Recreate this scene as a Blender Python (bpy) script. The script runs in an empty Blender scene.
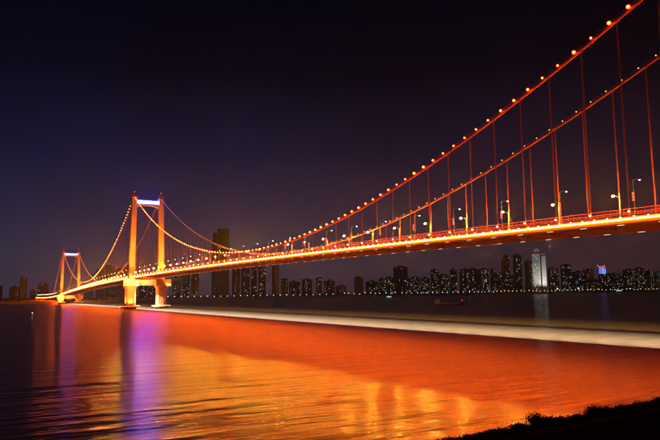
import bpy, bmesh, math, random
import numpy as np
from mathutils import Vector, Matrix, Euler

random.seed(7)
rnd = random.Random(11)
SC = bpy.context.scene
COL = SC.collection
R = math.radians

# ------------------------------------------------------------------ camera
CAM = Vector((-202.11, -899.01, 18.47))
FPX, PITCH, ROLL, YAW = 634.59, 0.1140, 0.0140, 0.5032      # focal length in pixels of a 660 wide frame
cy, sy = math.cos(YAW), math.sin(YAW)
cp, sp = math.cos(PITCH), math.sin(PITCH)
cr, sr = math.cos(ROLL), math.sin(ROLL)
_r, _f, _u = Vector((cy, -sy, 0)), Vector((sy, cy, 0)), Vector((0, 0, 1))
FW = _f * cp + _u * sp
UP0 = -_f * sp + _u * cp
RT = _r * cr - UP0 * sr
UP = UP0 * cr + _r * sr
cam_data = bpy.data.cameras.new('camera')
cam = bpy.data.objects.new('camera', cam_data)
COL.objects.link(cam)
cam_data.sensor_width = 36
cam_data.sensor_fit = 'HORIZONTAL'
cam_data.lens = FPX / 660 * 36
cam_data.clip_start = 0.5
cam_data.clip_end = 30000
M3 = Matrix((RT, UP, -FW)).transposed()
cam.matrix_world = Matrix.Translation(CAM) @ M3.to_4x4()
SC.camera = cam

# ------------------------------------------------------------------ night sky
world = bpy.data.worlds.new('World')
SC.world = world
world.use_nodes = True
wn, wl = world.node_tree.nodes, world.node_tree.links
wn.clear()
w_out = wn.new('ShaderNodeOutputWorld')
w_bg = wn.new('ShaderNodeBackground')
w_sky = wn.new('ShaderNodeTexSky')
w_sky.sky_type = 'NISHITA'
w_sky.sun_disc = False
w_sky.sun_elevation = R(-6)
w_sky.sun_rotation = R(-60)
w_co = wn.new('ShaderNodeTexCoord')
w_sep = wn.new('ShaderNodeSeparateXYZ')
w_ramp = wn.new('ShaderNodeValToRGB')
# glow of the city on the night air: mauve at the horizon, navy to black overhead
cr_ = w_ramp.color_ramp
stops = [(0.0, (0.041, 0.029, 0.046)), (0.065, (0.037, 0.026, 0.046)), (0.12, (0.023, 0.0165, 0.038)),
         (0.21, (0.0080, 0.0074, 0.0262)), (0.33, (0.0017, 0.0019, 0.0072)), (0.45, (0.0003, 0.0009, 0.0045)),
         (1.0, (0.0002, 0.0005, 0.0026))]
cr_.elements[0].position = stops[0][0]; cr_.elements[0].color = (*stops[0][1], 1)
cr_.elements[1].position = stops[-1][0]; cr_.elements[1].color = (*stops[-1][1], 1)
for pos, c in stops[1:-1]:
    e = cr_.elements.new(pos); e.color = (*c, 1)
wl.new(w_co.outputs['Generated'], w_sep.inputs[0])
wl.new(w_sep.outputs['Z'], w_ramp.inputs['Fac'])
w_mul = wn.new('ShaderNodeVectorMath'); w_mul.operation = 'SCALE'; w_mul.inputs['Scale'].default_value = 0.02
w_add = wn.new('ShaderNodeVectorMath'); w_add.operation = 'ADD'
wl.new(w_sky.outputs[0], w_mul.inputs[0])
wl.new(w_mul.outputs[0], w_add.inputs[0])
# the sky glow is bluer over the left shore, redder over the right one: a slow change round the compass
w_dot = wn.new('ShaderNodeVectorMath'); w_dot.operation = 'DOT_PRODUCT'
w_dot.inputs[1].default_value = (cy, -sy, 0)
w_mr = wn.new('ShaderNodeMapRange')
w_mr.inputs['From Min'].default_value = -0.55; w_mr.inputs['From Max'].default_value = 0.55
w_tint = wn.new('ShaderNodeMix'); w_tint.data_type = 'RGBA'
w_tint.inputs[6].default_value = (0.68, 1.06, 1.26, 1)
w_tint.inputs[7].default_value = (0.98, 0.66, 0.46, 1)
w_mm = wn.new('ShaderNodeVectorMath'); w_mm.operation = 'MULTIPLY'
wl.new(w_co.outputs['Generated'], w_dot.inputs[0])
wl.new(w_dot.outputs['Value'], w_mr.inputs['Value'])
wl.new(w_mr.outputs[0], w_tint.inputs[0])
# faint uneven murk in the night air
w_nz = wn.new('ShaderNodeTexNoise'); w_nz.inputs['Scale'].default_value = 3.2; w_nz.inputs['Detail'].default_value = 5
w_nr = wn.new('ShaderNodeMapRange')
w_nr.inputs['From Min'].default_value = 0.3; w_nr.inputs['From Max'].default_value = 0.7
w_nr.inputs['To Min'].default_value = 0.78; w_nr.inputs['To Max'].default_value = 1.22
w_ns = wn.new('ShaderNodeVectorMath'); w_ns.operation = 'SCALE'
wl.new(w_co.outputs['Generated'], w_nz.inputs['Vector'])
wl.new(w_nz.outputs['Fac'], w_nr.inputs['Value'])
wl.new(w_ramp.outputs[0], w_ns.inputs[0])
wl.new(w_nr.outputs[0], w_ns.inputs['Scale'])
wl.new(w_ns.outputs[0], w_mm.inputs[0])
wl.new(w_tint.outputs[2], w_mm.inputs[1])
wl.new(w_mm.outputs[0], w_add.inputs[1])
wl.new(w_add.outputs[0], w_bg.inputs['Color'])
w_bg.inputs['Strength'].default_value = 1.0
wl.new(w_bg.outputs[0], w_out.inputs['Surface'])

fill_sun = bpy.data.lights.new('dim_sun_fill', 'SUN')  # added dim cool sun lamp as fill; no moon is seen
fill_sun.energy = 0.004
fill_sun.angle = R(0.5)
fill_sun.color = (0.8, 0.88, 1.0)
fill_sun_ob = bpy.data.objects.new('dim_sun_fill', fill_sun)
COL.objects.link(fill_sun_ob)
fill_sun_ob.rotation_euler = (R(50), 0, R(-60))

vs = SC.view_settings
vs.view_transform = 'Standard'
vs.look = 'None'
vs.exposure = 0
vs.gamma = 1
vs.use_curve_mapping = False
cyc = SC.cycles
cyc.use_denoising = True
cyc.max_bounces = 4
cyc.diffuse_bounces = 2
cyc.glossy_bounces = 2
cyc.transmission_bounces = 2
cyc.volume_bounces = 0
cyc.transparent_max_bounces = 4
cyc.sample_clamp_indirect = 4
cyc.sample_clamp_direct = 0
cyc.caustics_reflective = False
cyc.caustics_refractive = False
cyc.use_light_tree = True


def ray(u, v):
    return FW + RT * ((u - 330) / FPX) + UP * ((220 - v) / FPX)


def at_z(u, v, z):
    """point of height z seen at photograph pixel (u, v)"""
    d = ray(u, v)
    return CAM + d * ((z - CAM.z) / d.z)


def at_y(u, v, Y):
    d = ray(u, v)
    return CAM + d * ((Y - CAM.y) / d.y)


def project(P):
    d = Vector(P) - CAM
    w = d.dot(FW)
    return 330 + FPX * d.dot(RT) / w, 220 - FPX * d.dot(UP) / w, w


# ------------------------------------------------------------------ materials
def new_mat(name):
    m = bpy.data.materials.new(name)
    m.use_nodes = True
    nt = m.node_tree
    return m, nt.nodes, nt.links, nt.nodes['Principled BSDF']


def paint(name, col, rough=0.5, metal=0.0, var=0.25, scale=0.6, bump=0.0, spec=0.5):
    m, n, l, b = new_mat(name)
    tc = n.new('ShaderNodeTexCoord')
    nz = n.new('ShaderNodeTexNoise')
    nz.inputs['Scale'].default_value = scale
    nz.inputs['Detail'].default_value = 6
    l.new(tc.outputs['Object'], nz.inputs['Vector'])
    mx = n.new('ShaderNodeMix'); mx.data_type = 'RGBA'
    mx.inputs[6].default_value = (*[c * (1 - var) for c in col], 1)
    mx.inputs[7].default_value = (*[min(1, c * (1 + var)) for c in col], 1)
    l.new(nz.outputs['Fac'], mx.inputs[0])
    l.new(mx.outputs[2], b.inputs['Base Color'])
    b.inputs['Roughness'].default_value = rough
    b.inputs['Metallic'].default_value = metal
    b.inputs['Specular IOR Level'].default_value = spec
    if bump:
        bp = n.new('ShaderNodeBump')
        bp.inputs['Strength'].default_value = bump
        bp.inputs['Distance'].default_value = 0.1
        l.new(nz.outputs['Fac'], bp.inputs['Height'])
        l.new(bp.outputs[0], b.inputs['Normal'])
    return m


def glow(name, col, strength, sample=True):
    m, n, l, b = new_mat(name)
    n.remove(b)
    e = n.new('ShaderNodeEmission')
    e.inputs['Color'].default_value = (*col, 1)
    e.inputs['Strength'].default_value = strength
    l.new(e.outputs[0], n['Material Output'].inputs['Surface'])
    m.cycles.emission_sampling = 'AUTO' if sample else 'NONE'
    return m


MAT = {}
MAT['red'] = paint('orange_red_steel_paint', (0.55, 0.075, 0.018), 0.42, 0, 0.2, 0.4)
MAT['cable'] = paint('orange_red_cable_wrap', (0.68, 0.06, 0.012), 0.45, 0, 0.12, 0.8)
MAT['rope'] = paint('dark_red_rope_and_dimmed_cable', (0.36, 0.030, 0.008), 0.6, 0, 0.15, 0.8)
MAT['tower'] = paint('warm_coated_concrete', (0.58, 0.27, 0.10), 0.65, 0, 0.14, 0.12, 0.15)
MAT['pier'] = paint('pier_concrete', (0.50, 0.22, 0.09), 0.75, 0, 0.22, 0.15, 0.3)
MAT['asphalt'] = paint('asphalt', (0.05, 0.05, 0.052), 0.85, 0, 0.2, 0.5)
MAT['rail'] = paint('red_painted_rail', (0.42, 0.075, 0.03), 0.5)
MAT['steel'] = paint('grey_galvanised_steel', (0.32, 0.30, 0.28), 0.45, 0.5, 0.15)
MAT['dark'] = paint('dark_housing', (0.05, 0.045, 0.045), 0.5)
MAT['lamp_cable'] = glow('cable_lamp_glow', (1.0, 0.17, 0.02), 90)
MAT['lamp_shade'] = glow('cable_lamp_amber_halo', (1.0, 0.13, 0.010), 2.3, False)  # glowing amber globe stands in for the halo around each bulb
MAT['lamp_cable_far'] = glow('cable_lamp_glow_shielded', (1.0, 0.34, 0.06), 3.5)
MAT['strip'] = glow('deck_strip_glow', (1.0, 0.098, 0.0035), 330)
MAT['strip_far'] = glow('deck_strip_far_glow', (1.0, 0.118, 0.0075), 30)
MAT['edge'] = glow('deck_edge_lamp_glow', (1.0, 0.42, 0.10), 30)
MAT['under'] = glow('underdeck_lamp_glow', (1.0, 0.66, 0.32), 1.0, False)
MAT['hang'] = glow('hanger_foot_lamp_glow', (1.0, 0.36, 0.09), 110)
MAT['street'] = glow('street_lamp_glow', (1.0, 0.44, 0.030), 9500)
MAT['street_dim'] = glow('street_lamp_glow_shielded', (1.0, 0.80, 0.5), 40)
MAT['lantern'] = glow('red_lantern_glow', (1.0, 0.09, 0.03), 2.0, False)
MAT['sign'] = glow('sign_letter_glow', (0.016, 0.036, 1.0), 330)
MAT['sign_far'] = glow('far_sign_letter_glow', (0.08, 0.05, 1.0), 70)
MAT['flood'] = glow('flood_lens_glow', (1.0, 0.55, 0.18), 6, False)


# ------------------------------------------------------------------ mesh helpers
class MB:
    """collects shapes; build() links them as one mesh object"""
    def __init__(self):
        self.v, self.f, self.mi = [], [], []

    def add(self, vs_, fs_, mi=0):
        k = len(self.v)
        self.v += [tuple(p) for p in vs_]
        self.f += [tuple(i + k for i in f) for f in fs_]
        self.mi += [mi] * len(fs_)
        return self

    def box(self, c, s, mi=0, rz=0.0):
        x, y, z = [a / 2 for a in s]
        ca, sa = math.cos(rz), math.sin(rz)
        vs_ = []
        for dz in (-z, z):
            for dx, dy in ((-x, -y), (x, -y), (x, y), (-x, y)):
                vs_.append((c[0] + dx * ca - dy * sa, c[1] + dx * sa + dy * ca, c[2] + dz))
        return self.add(vs_, [(0, 3, 2, 1), (4, 5, 6, 7), (0, 1, 5, 4), (1, 2, 6, 5), (2, 3, 7, 6), (3, 0, 4, 7)], mi)

    def loft(self, rings, mi=0, caps=True):
        n = len(rings[0])
        vs_ = [p for r in rings for p in r]
        fs_ = []
        for i in range(len(rings) - 1):
            for j in range(n):
                a, b = i * n + j, i * n + (j + 1) % n
                fs_.append((a, b, b + n, a + n))
        if caps:
            fs_.append(tuple(range(n - 1, -1, -1)))
            fs_.append(tuple((len(rings) - 1) * n + j for j in range(n)))
        return self.add(vs_, fs_, mi)

    def tube(self, pts, r, n=8, mi=0, r2=None):
        pts = [Vector(p) for p in pts]
        rings = []
        for i, p in enumerate(pts):
            a, b = pts[max(i - 1, 0)], pts[min(i + 1, len(pts) - 1)]
            t = (b - a).normalized()
            s = t.cross(Vector((0, 0, 1)))
            if s.length < 1e-3:
                s = t.cross(Vector((0, 1, 0)))
            s.normalize()
            w = s.cross(t)
            rr = r if r2 is None else r + (r2 - r) * i / max(1, len(pts) - 1)
            rings.append([p + (s * math.cos(k * 2 * math.pi / n) + w * math.sin(k * 2 * math.pi / n)) * rr for k in range(n)])
        return self.loft(rings, mi)

    def lathe(self, c, prof, n=16, mi=0):
        rings = [[(c[0] + r * math.cos(k * 2 * math.pi / n), c[1] + r * math.sin(k * 2 * math.pi / n), c[2] + z)
                  for k in range(n)] for r, z in prof]
        return self.loft(rings, mi)

    def ball(self, c, r, n=8, mi=0, sz=1.0):
        prof = [(r * math.sin(math.pi * (i + .35) / 5.7), -r * sz * math.cos(math.pi * (i + .35) / 5.7)) for i in range(6)]
        return self.lathe(c, prof, n, mi)

    def mesh(self, name, mats):
        me = bpy.data.meshes.new(name)
        me.from_pydata(self.v, [], self.f)
        for m in (mats if isinstance(mats, (list, tuple)) else [mats]):
            me.materials.append(MAT[m] if isinstance(m, str) else m)
        if len(set(self.mi)) > 1:
            me.polygons.foreach_set('material_index', self.mi)
        me.update()
        return me

    def build(self, name, mats, parent=None, smooth=False):
        me = self.mesh(name, mats)
        if smooth:
            me.polygons.foreach_set('use_smooth', [True] * len(me.polygons))
        return link(name, me, parent)


def link(name, data, parent=None, loc=None):
    o = bpy.data.objects.new(name, data)
    COL.objects.link(o)
    if parent is not None:
        o.parent = parent
    if loc is not None:
        o.location = loc
    return o


def tag(o, label=None, cat=None, group=None, kind=None):
    if label: o['label'] = label
    if cat: o['category'] = cat
    if group: o['group'] = group
    if kind: o['kind'] = kind
    return o


def thing(name, label, cat, loc=(0, 0, 0), rz=0, group=None):
    o = link(name, None)
    o.location = loc
    o.rotation_euler = (0, 0, rz)
    o.empty_display_size = 1
    return tag(o, label, cat, group)


def copy_tree(o, parent=None):
    c = o.copy()
    COL.objects.link(c)
    c.parent = parent
    for ch in list(o.children):
        copy_tree(ch, c)
    return c


def lamp(name, kind, loc, direction, energy, col, parent=None, spot=None, blend=0.2, size=0.5):
    d = bpy.data.lights.new(name, kind)
    d.energy = energy
    d.color = col
    if kind == 'SPOT':
        d.spot_size = spot
        d.spot_blend = blend
        d.shadow_soft_size = size
    o = bpy.data.objects.new(name, d)
    COL.objects.link(o)
    o.location = loc
    o.rotation_euler = Vector(direction).to_track_quat('-Z', 'Y').to_euler()
    if parent is not None:
        o.parent = parent
    return o


def share_lamp(src, name, loc, parent=None):
    o = bpy.data.objects.new(name, src.data)
    COL.objects.link(o)
    o.location = loc
    o.rotation_euler = src.rotation_euler
    if parent is not None:
        o.parent = parent
    return o


# ------------------------------------------------------------------ river and land
FAR_BANK = 945.0
m, n, l, b = new_mat('river_water')
b.inputs['Base Color'].default_value = (0.040, 0.025, 0.012, 1)
b.inputs['IOR'].default_value = 1.25
tc = n.new('ShaderNodeTexCoord')
heights = []
WIND = math.atan2(sy, cy)          # wave crests lie across the line of sight to the bridge
for sc_, det, sx, sy_, amp in ((0.05, 2, 0.25, 1.0, 0.6), (0.2, 3, 0.14, 1.0, 0.66), (0.8, 2, 0.25, 1.0, 0.15)):
    mp = n.new('ShaderNodeMapping')
    mp.inputs['Scale'].default_value = (sx, sy_, 1)
    mp.inputs['Rotation'].default_value = (0, 0, WIND)
    nz = n.new('ShaderNodeTexNoise')
    nz.inputs['Scale'].default_value = sc_
    nz.inputs['Detail'].default_value = det
    nz.inputs['Roughness'].default_value = 0.55
    nz.inputs['Distortion'].default_value = 0.3
    l.new(tc.outputs['Object'], mp.inputs[0])
    l.new(mp.outputs[0], nz.inputs['Vector'])
    ml = n.new('ShaderNodeMath'); ml.operation = 'MULTIPLY'
    ml.inputs[1].default_value = amp
    l.new(nz.outputs['Fac'], ml.inputs[0])
    heights.append(ml.outputs[0])
a1 = n.new('ShaderNodeMath'); a1.operation = 'ADD'
l.new(heights[0], a1.inputs[0]); l.new(heights[1], a1.inputs[1])
a2 = n.new('ShaderNodeMath'); a2.operation = 'ADD'
l.new(a1.outputs[0], a2.inputs[0]); l.new(heights[2], a2.inputs[1])
bp = n.new('ShaderNodeBump')
bp.inputs['Strength'].default_value = 1.0
bp.inputs['Distance'].default_value = 1.0
l.new(a2.outputs[0], bp.inputs['Height'])
l.new(bp.outputs[0], b.inputs['Normal'])
# wind ruffles: smoother and rougher patches
nz = n.new('ShaderNodeTexNoise'); nz.inputs['Scale'].default_value = 0.02; nz.inputs['Detail'].default_value = 4
l.new(tc.outputs['Object'], nz.inputs['Vector'])
mr = n.new('ShaderNodeMapRange')
mr.inputs['From Min'].default_value = 0.3; mr.inputs['From Max'].default_value = 0.7
mr.inputs['To Min'].default_value = 0.280; mr.inputs['To Max'].default_value = 0.305
l.new(nz.outputs['Fac'], mr.inputs['Value'])
l.new(mr.outputs[0], b.inputs['Roughness'])
b.inputs['Anisotropic'].default_value = 0.86
# smoother facets between the chop give the long lamp glints
b.inputs['Coat Weight'].default_value = 0.30
b.inputs['Coat Roughness'].default_value = 0.155
b.inputs['Coat IOR'].default_value = 1.30
l.new(bp.outputs[0], b.inputs['Coat Normal'])
tg = n.new('ShaderNodeCombineXYZ')
tg.inputs[0].default_value, tg.inputs[1].default_value = sy, cy
l.new(tg.outputs[0], b.inputs['Tangent'])
MAT['water'] = m

bed = MB()
bed.add([(-4200, -1300, -4), (5200, -1300, -4), (5200, 6400, -4), (-4200, 6400, -4)], [(0, 1, 2, 3)])
MAT['soil'] = paint('dark_soil', (0.06, 0.05, 0.035), 0.95, 0, 0.4, 0.3, 0.6)
tag(bed.build('ground', 'soil'), kind='structure')
wat = MB()
wat.add([(-4000, -1290, 0), (5000, -1290, 0), (5000, FAR_BANK + 4, 0), (-4000, FAR_BANK + 4, 0)], [(0, 1, 2, 3)])
tag(wat.build('river_water', 'water'), kind='structure')

# far bank: sloping revetment, promenade, low flood wall
MAT['revet'] = paint('stone_revetment', (0.16, 0.14, 0.12), 0.9, 0, 0.3, 0.2, 0.6)
MAT['pave'] = paint('promenade_paving', (0.22, 0.2, 0.18), 0.85, 0, 0.2, 0.4)
fb = MB()
fb.add([(-4000, FAR_BANK, -0.6), (5000, FAR_BANK, -0.6), (5000, FAR_BANK + 22, 6.5), (-4000, FAR_BANK + 22, 6.5)], [(0, 1, 2, 3)])
tag(fb.build('far_embankment', 'revet'), kind='structure')
fb = MB()
fb.add([(-4000, FAR_BANK + 22, 6.5), (5000, FAR_BANK + 22, 6.5), (5000, 6300, 7.0), (-4000, 6300, 7.0)], [(0, 1, 2, 3)])
tag(fb.build('far_bank_ground', 'pave'), kind='structure')

# near bank, right foreground: two measured points of its edge give the line
EZ = 8.0
E1, E2 = at_z(468, 441, EZ), at_z(664, 404, EZ)
edir = (E2 - E1).normalized()
einl = Vector((edir.y, -edir.x, 0))                      # inland
if (CAM - E1).dot(einl) < 0:
    einl = -einl
s_cam = (CAM - E1).dot(einl)


def bank_z(s, t=0.0):
    z = EZ + max(0, s) * (CAM.z - 1.7 - EZ) / s_cam if s < s_cam else CAM.z - 1.7
    if s < 0:
        z = EZ + s * 0.62
    return z


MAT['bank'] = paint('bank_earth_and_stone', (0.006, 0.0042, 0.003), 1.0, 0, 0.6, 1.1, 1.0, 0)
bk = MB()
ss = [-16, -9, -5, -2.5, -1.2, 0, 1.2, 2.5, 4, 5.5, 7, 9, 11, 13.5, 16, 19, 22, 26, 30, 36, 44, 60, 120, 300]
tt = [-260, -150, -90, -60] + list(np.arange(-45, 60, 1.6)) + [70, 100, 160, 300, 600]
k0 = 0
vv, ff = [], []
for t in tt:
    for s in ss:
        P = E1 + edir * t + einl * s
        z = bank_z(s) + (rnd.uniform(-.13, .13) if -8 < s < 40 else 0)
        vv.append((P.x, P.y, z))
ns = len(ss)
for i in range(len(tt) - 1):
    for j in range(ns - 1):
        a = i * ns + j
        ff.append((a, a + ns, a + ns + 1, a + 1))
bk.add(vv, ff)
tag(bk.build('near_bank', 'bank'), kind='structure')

# ------------------------------------------------------------------ the bridge
HW = 18.0            # cable planes
def zdeck(Y):
    t = Y / 1000.0
    if Y <= 850:
        return 45.26 - 9.333 * t - 15.974 * t * t
    z0 = zdeck(850.0); s0 = (-9.333 - 31.948 * 0.85) / 1000
    d = Y - 850
    return z0 + s0 * d + 0.5 * (-s0 / 500) * min(d, 500) ** 2 - (0 if d <= 500 else s0 * (d - 500))


def zcable(Y):
    if Y <= 0:
        t = (Y + 425) / 425
        return 51.0 + 7.265 * t + 97.2 * t * t
    if Y <= 850:
        t = (Y - 425) / 425
        return 45.2 - 11.6 * t + 98.6 * t * t
    return 132.2 + (zdeck(1075) + 2 - 132.2) * (Y - 850) / 225


bridge = thing('suspension_bridge', 'long orange-red suspension bridge with floodlit towers crossing the river', 'bridge')
YMIN, YMAX, YEND = -846.0, 850.0, 1700.0

# --- deck: one mesh for each span, edge fairings, road
def deck_span(y0, y1, step=15.0):
    nseg = max(1, round((y1 - y0) / step))
    ys = [y0 + (y1 - y0) * i / nseg for i in range(nseg + 1)]
    sec = [(-19.0, -1.45), (-19.0, -1.85), (-18.75, -1.9), (-18.4, -3.35), (-17.2, -3.6), (-14.5, -3.6), (-14.3, -1.9),
           (14.3, -1.9), (14.5, -3.6), (17.2, -3.6), (18.4, -3.35), (18.75, -1.9), (19.0, -1.85), (19.0, -1.45)]
    mb = MB()
    mb.loft([[(x, y, zdeck(y) + z) for x, z in sec] for y in ys])
    dk = mb.build('deck', 'red', bridge)
    rd = MB()
    vs_, fs_ = [], []
    for i, y in enumerate(ys):
        vs_ += [(-15.2, y, zdeck(y) - 1.44), (15.2, y, zdeck(y) - 1.44)]
        if i: fs_.append((2 * i - 2, 2 * i - 1, 2 * i + 1, 2 * i))
    rd.add(vs_, fs_)
    rd.build('road_surface', 'asphalt', dk)
    return dk


decks = [deck_span(-1000, 0), deck_span(0, 850), deck_span(850, YEND, 25)]

def deck_of(y):
    return decks[0] if y < 0 else decks[1] if y < 850 else decks[2]

# railings: two rails and posts, one part for each edge and span
for dk, y0, y1 in ((decks[0], -1000, 0), (decks[1], 0, 850), (decks[2], 850, YEND)):
    for sx in (-1, 1):
        mb = MB()
        ys = list(np.arange(y0, y1 + .1, 10))
        for hz, rr in ((1.1, 0.09), (0.05, 0.075), (-.55, 0.045), (-1.0, .045)):
            mb.tube([(sx * 18.75, y, zdeck(y) + hz) for y in ys], rr, 4)
        st = 2.5 if y0 < 0 else 5
        for y in np.arange(y0, y1, st):
            mb.box((sx * 18.75, y, zdeck(y) - .18), (.1, .1, 2.54))
        mb.build('railing', 'rail', dk)

# floor beams under the deck
beam = MB().box((0, 0, -2.5), (28.4, 0.45, 1.5)).mesh('floor_beam', 'red')
for k in range(-56, 57):
    y = k * 15.0 + 7.5
    if y > -846 and y < 845:
        link('floor_beam', beam, deck_of(y), (0, y, zdeck(y)))
gird = MB()
for dk, y0, y1 in ((decks[0], -1000, 0), (decks[1], 0, 850)):
    for gx in (-7.0, 7.0):
        mb = MB()
        ys = np.arange(y0, y1 + .1, 25)
        mb.loft([[(gx - .2, y, zdeck(y) - 3.35), (gx + .2, y, zdeck(y) - 3.35), (gx + .2, y, zdeck(y) - 1.85), (gx - .2, y, zdeck(y) - 1.85)] for y in ys])
        mb.build('girder', 'red', dk)

# continuous light strips along both edges, one piece per hanger panel
strips = {}
for sx in (-1, 1):
    for k in range(-62, 113):
        y0 = k * 15.0
        if y0 < -930 or y0 > YEND - 15: continue
        y1 = y0 + (14.6 if y0 < 850 else 14.9)
        dz = zdeck(y1) - zdeck(y0)
        key = (sx, round(dz, 3))
        if key not in strips:
            mb = MB()
            q = [(18.80, -1.93), (19.30, -1.95), (19.28, -2.32), (18.72, -2.42)]
            mb.loft([[(sx * x, yy, z + zz) for x, z in q] for yy, zz in ((0, 0), (y1 - y0, dz))])
            strips[key] = mb.mesh('light_strip', 'strip' if sx < 0 else 'strip_far')
        link('light_strip', strips[key], deck_of(y0), (0, y0 + .2, zdeck(y0 + .2)))

# edge lamps, three to a panel, the nearest 300 as parts of their own
pos = []
for k in range(-190, 290):
    y = k * 5.0 + 1.2
    if -930 < y < 1400:
        for sx in (-1, 1):
            P = Vector((sx * 19.12, y, zdeck(y) - 1.5))
            pos.append(((P - CAM).length + (0 if sx < 0 else 3000), P, sx))
pos.sort(key=lambda q: q[0])
em = {}
for sx in (-1, 1):
    em[sx] = MB().box((0, 0, 0), (.22, .42, .30)).box((sx * .12, 0, -.02), (.1, .32, .22)).mesh('edge_lamp', 'edge')
for d, P, sx in pos[:300]:
    link('edge_lamp', em[sx], deck_of(P.y), P)
mb = MB()
for d, P, sx in pos[300:]:
    mb.box(P, (.25, .55, .42))
tag(mb.build('edge_lamp_row', 'edge', bridge), kind='stuff')

# lamps under both edges that throw light down on the river
um = MB().box((0, 0, 0), (.5, 2.6, .2)).mesh('underdeck_lamp', 'under')
sp_near = sp_far = None
for k in range(-62, 57):
    y = k * 15.0 + 3.5
    step_far = y > 0
    for sx in (-1, 1):
        link('underdeck_lamp', um, deck_of(y), (sx * 16.0, y, zdeck(y) - 3.72))
    if step_far and k % 2: continue
    e = 1.0 if not step_far else 2.0
    near = lamp('underdeck_flood', 'SPOT', (-16.0, y, zdeck(y) - 4.1), (math.sin(R(25.5)), 0, -math.cos(R(25.5))),
                7.5e5 * e, (1.0, 0.95, 0.88), bridge, R(61), 0.12, 0.4)
    far_ = lamp('underdeck_flood', 'SPOT', (16.0, y, zdeck(y) - 4.1), (math.sin(R(55)), 0, -math.cos(R(55))),
                4.4e5 * e, (1.0, 0.82, 0.36), bridge, R(30), 0.2, 0.4)

# --- main cables
def cable_part(x, y0, y1, n_):
    mb = MB()
    ys = [y0 + (y1 - y0) * i / n_ for i in range(n_ + 1)]
    mb.tube([(x, y, zcable(y)) for y in ys], 0.46, 10)
    for dx in (-.55, .55):
        mb.tube([(x + dx, y, zcable(y) + 1.15) for y in ys], 0.035, 4)
    return mb.build('main_cable', 'cable' if x < 0 else 'rope', bridge, smooth=True)  # far cables get the darker rope red, their weaker light put into colour


cables = {}
for sx in (-1, 1):
    cables[(sx, 0)] = cable_part(sx * HW, YMIN, 0, 112)
    cables[(sx, 1)] = cable_part(sx * HW, 0, YMAX, 112)
    cables[(sx, 2)] = cable_part(sx * HW, YMAX, 1075, 20)
pos = []
for k in range(-113, 144):
    y = k * 7.5 + 0.9
    if y < YMIN or y > 1070 or abs(y) < 6 or abs(y - 850) < 6: continue
    for sx in (-1, 1):
        P = Vector((sx * HW - .65, y, zcable(y) + 1.05))
        pos.append(((P - CAM).length + (0 if sx < 0 else 120), P, sx))
pos.sort(key=lambda q: q[0])
MAT['lamp_halo_b'] = glow('cable_lamp_amber_halo_dim', (1.0, 0.10, 0.007), 1.3, False)
MAT['lamp_halo_c'] = glow('cable_lamp_amber_halo_hot', (1.0, 0.16, 0.014), 3.2, False)
near_lamps = []
for r0, r1, sh in ((.66, .27, 'lamp_shade'), (.58, .22, 'lamp_halo_b'), (.72, .30, 'lamp_halo_c')):  # outer globe added to imitate bloom, small bulb is the lamp
    mb = MB().ball((0, 0, 0), r0, 12, 2, .9).ball((-r0 * .7, -r0 * .5, -.1), r1, 8, 0).tube([(.2, 0, -.3), (.6, 0, -1.0)], .06, 5, 1)
    mb.lathe((0, 0, r0 * .8), [(r0 * .75, 0), (r0 * .6, .14), (.12, .24)], 10, 1)
    near_lamps.append(mb.mesh('cable_lamp', ['lamp_cable', 'cable', sh]))
mb = MB().ball((0, 0, 0), .24, 8, 0).tube([(0, 0, -.2), (.6, 0, -1.0)], .06, 5, 1)
far_lamp = mb.mesh('cable_lamp', ['lamp_cable_far', 'cable'])
for d, P, sx in pos[:300]:
    c = cables[(sx, 0 if P.y < 0 else 1 if P.y < 850 else 2)]
    link('cable_lamp', rnd.choice((near_lamps[0], near_lamps[0], near_lamps[1], near_lamps[2])) if sx < 0 else far_lamp, c, P)
mb = MB()
for d, P, sx in pos[300:]:
    mb.ball(P, .62, 6)
MAT['lamp_row'] = glow('far_cable_lamp_glow', (1.0, 0.20, 0.02), 2.4)
tag(mb.build('cable_lamp_row', 'lamp_row', bridge), kind='stuff')

# --- hangers: twin ropes with a clamp above and a socket and lamp at the foot
hang_foot = MB().box((0, 0, 0), (.3, .45, .3)).mesh('foot_lamp', 'hang')
def hanger(sx, y):
    zt, zb = zcable(y), zdeck(y) - 1.4
    if zt - zb < 1.2: zt = zb + 1.2
    mb = MB()
    for dy in (-.17, .17):
        mb.tube([(0, dy, 0), (0, dy, zt - zb)], .105, 6)
    mb.box((0, 0, .75), (.5, .9, 1.5))
    mb.tube([(0, -.75, zt - zb - .05), (0, .75, zt - zb - .05)], .6, 8)
    o = mb.build('hanger', 'rope', bridge)
    o.location = (sx * HW, y, zb)
    f = link('foot_lamp', hang_foot, o, (-.75, -.2, 1.7))
    return o


for sx in (-1, 1):
    for kk in range(1, 57):
        y = -481.6 + 15 * (kk - 25)
        # same 15 m rhythm as measured, kept clear of the towers
        if -842 < y < -9:
            hanger(sx, y)
    for kk in range(1, 56):
        y = 8.5 + 15 * kk - 5
        if y < 842: hanger(sx, y)

# --- towers
FONT_TXT = '鹦鹉洲长江大桥'
def glyphs(size):
    out = []
    for ch in FONT_TXT:
        cu = bpy.data.curves.new('sign', 'FONT')
        cu.body = ch
        cu.size = size
        cu.extrude = .25
        cu.offset = .04
        o = bpy.data.objects.new('sign', cu)
        COL.objects.link(o)
        bpy.context.view_layer.update()
        me = bpy.data.meshes.new_from_object(o.evaluated_get(bpy.context.evaluated_depsgraph_get()))
        bpy.data.objects.remove(o)
        out.append(me)
    return out


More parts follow.
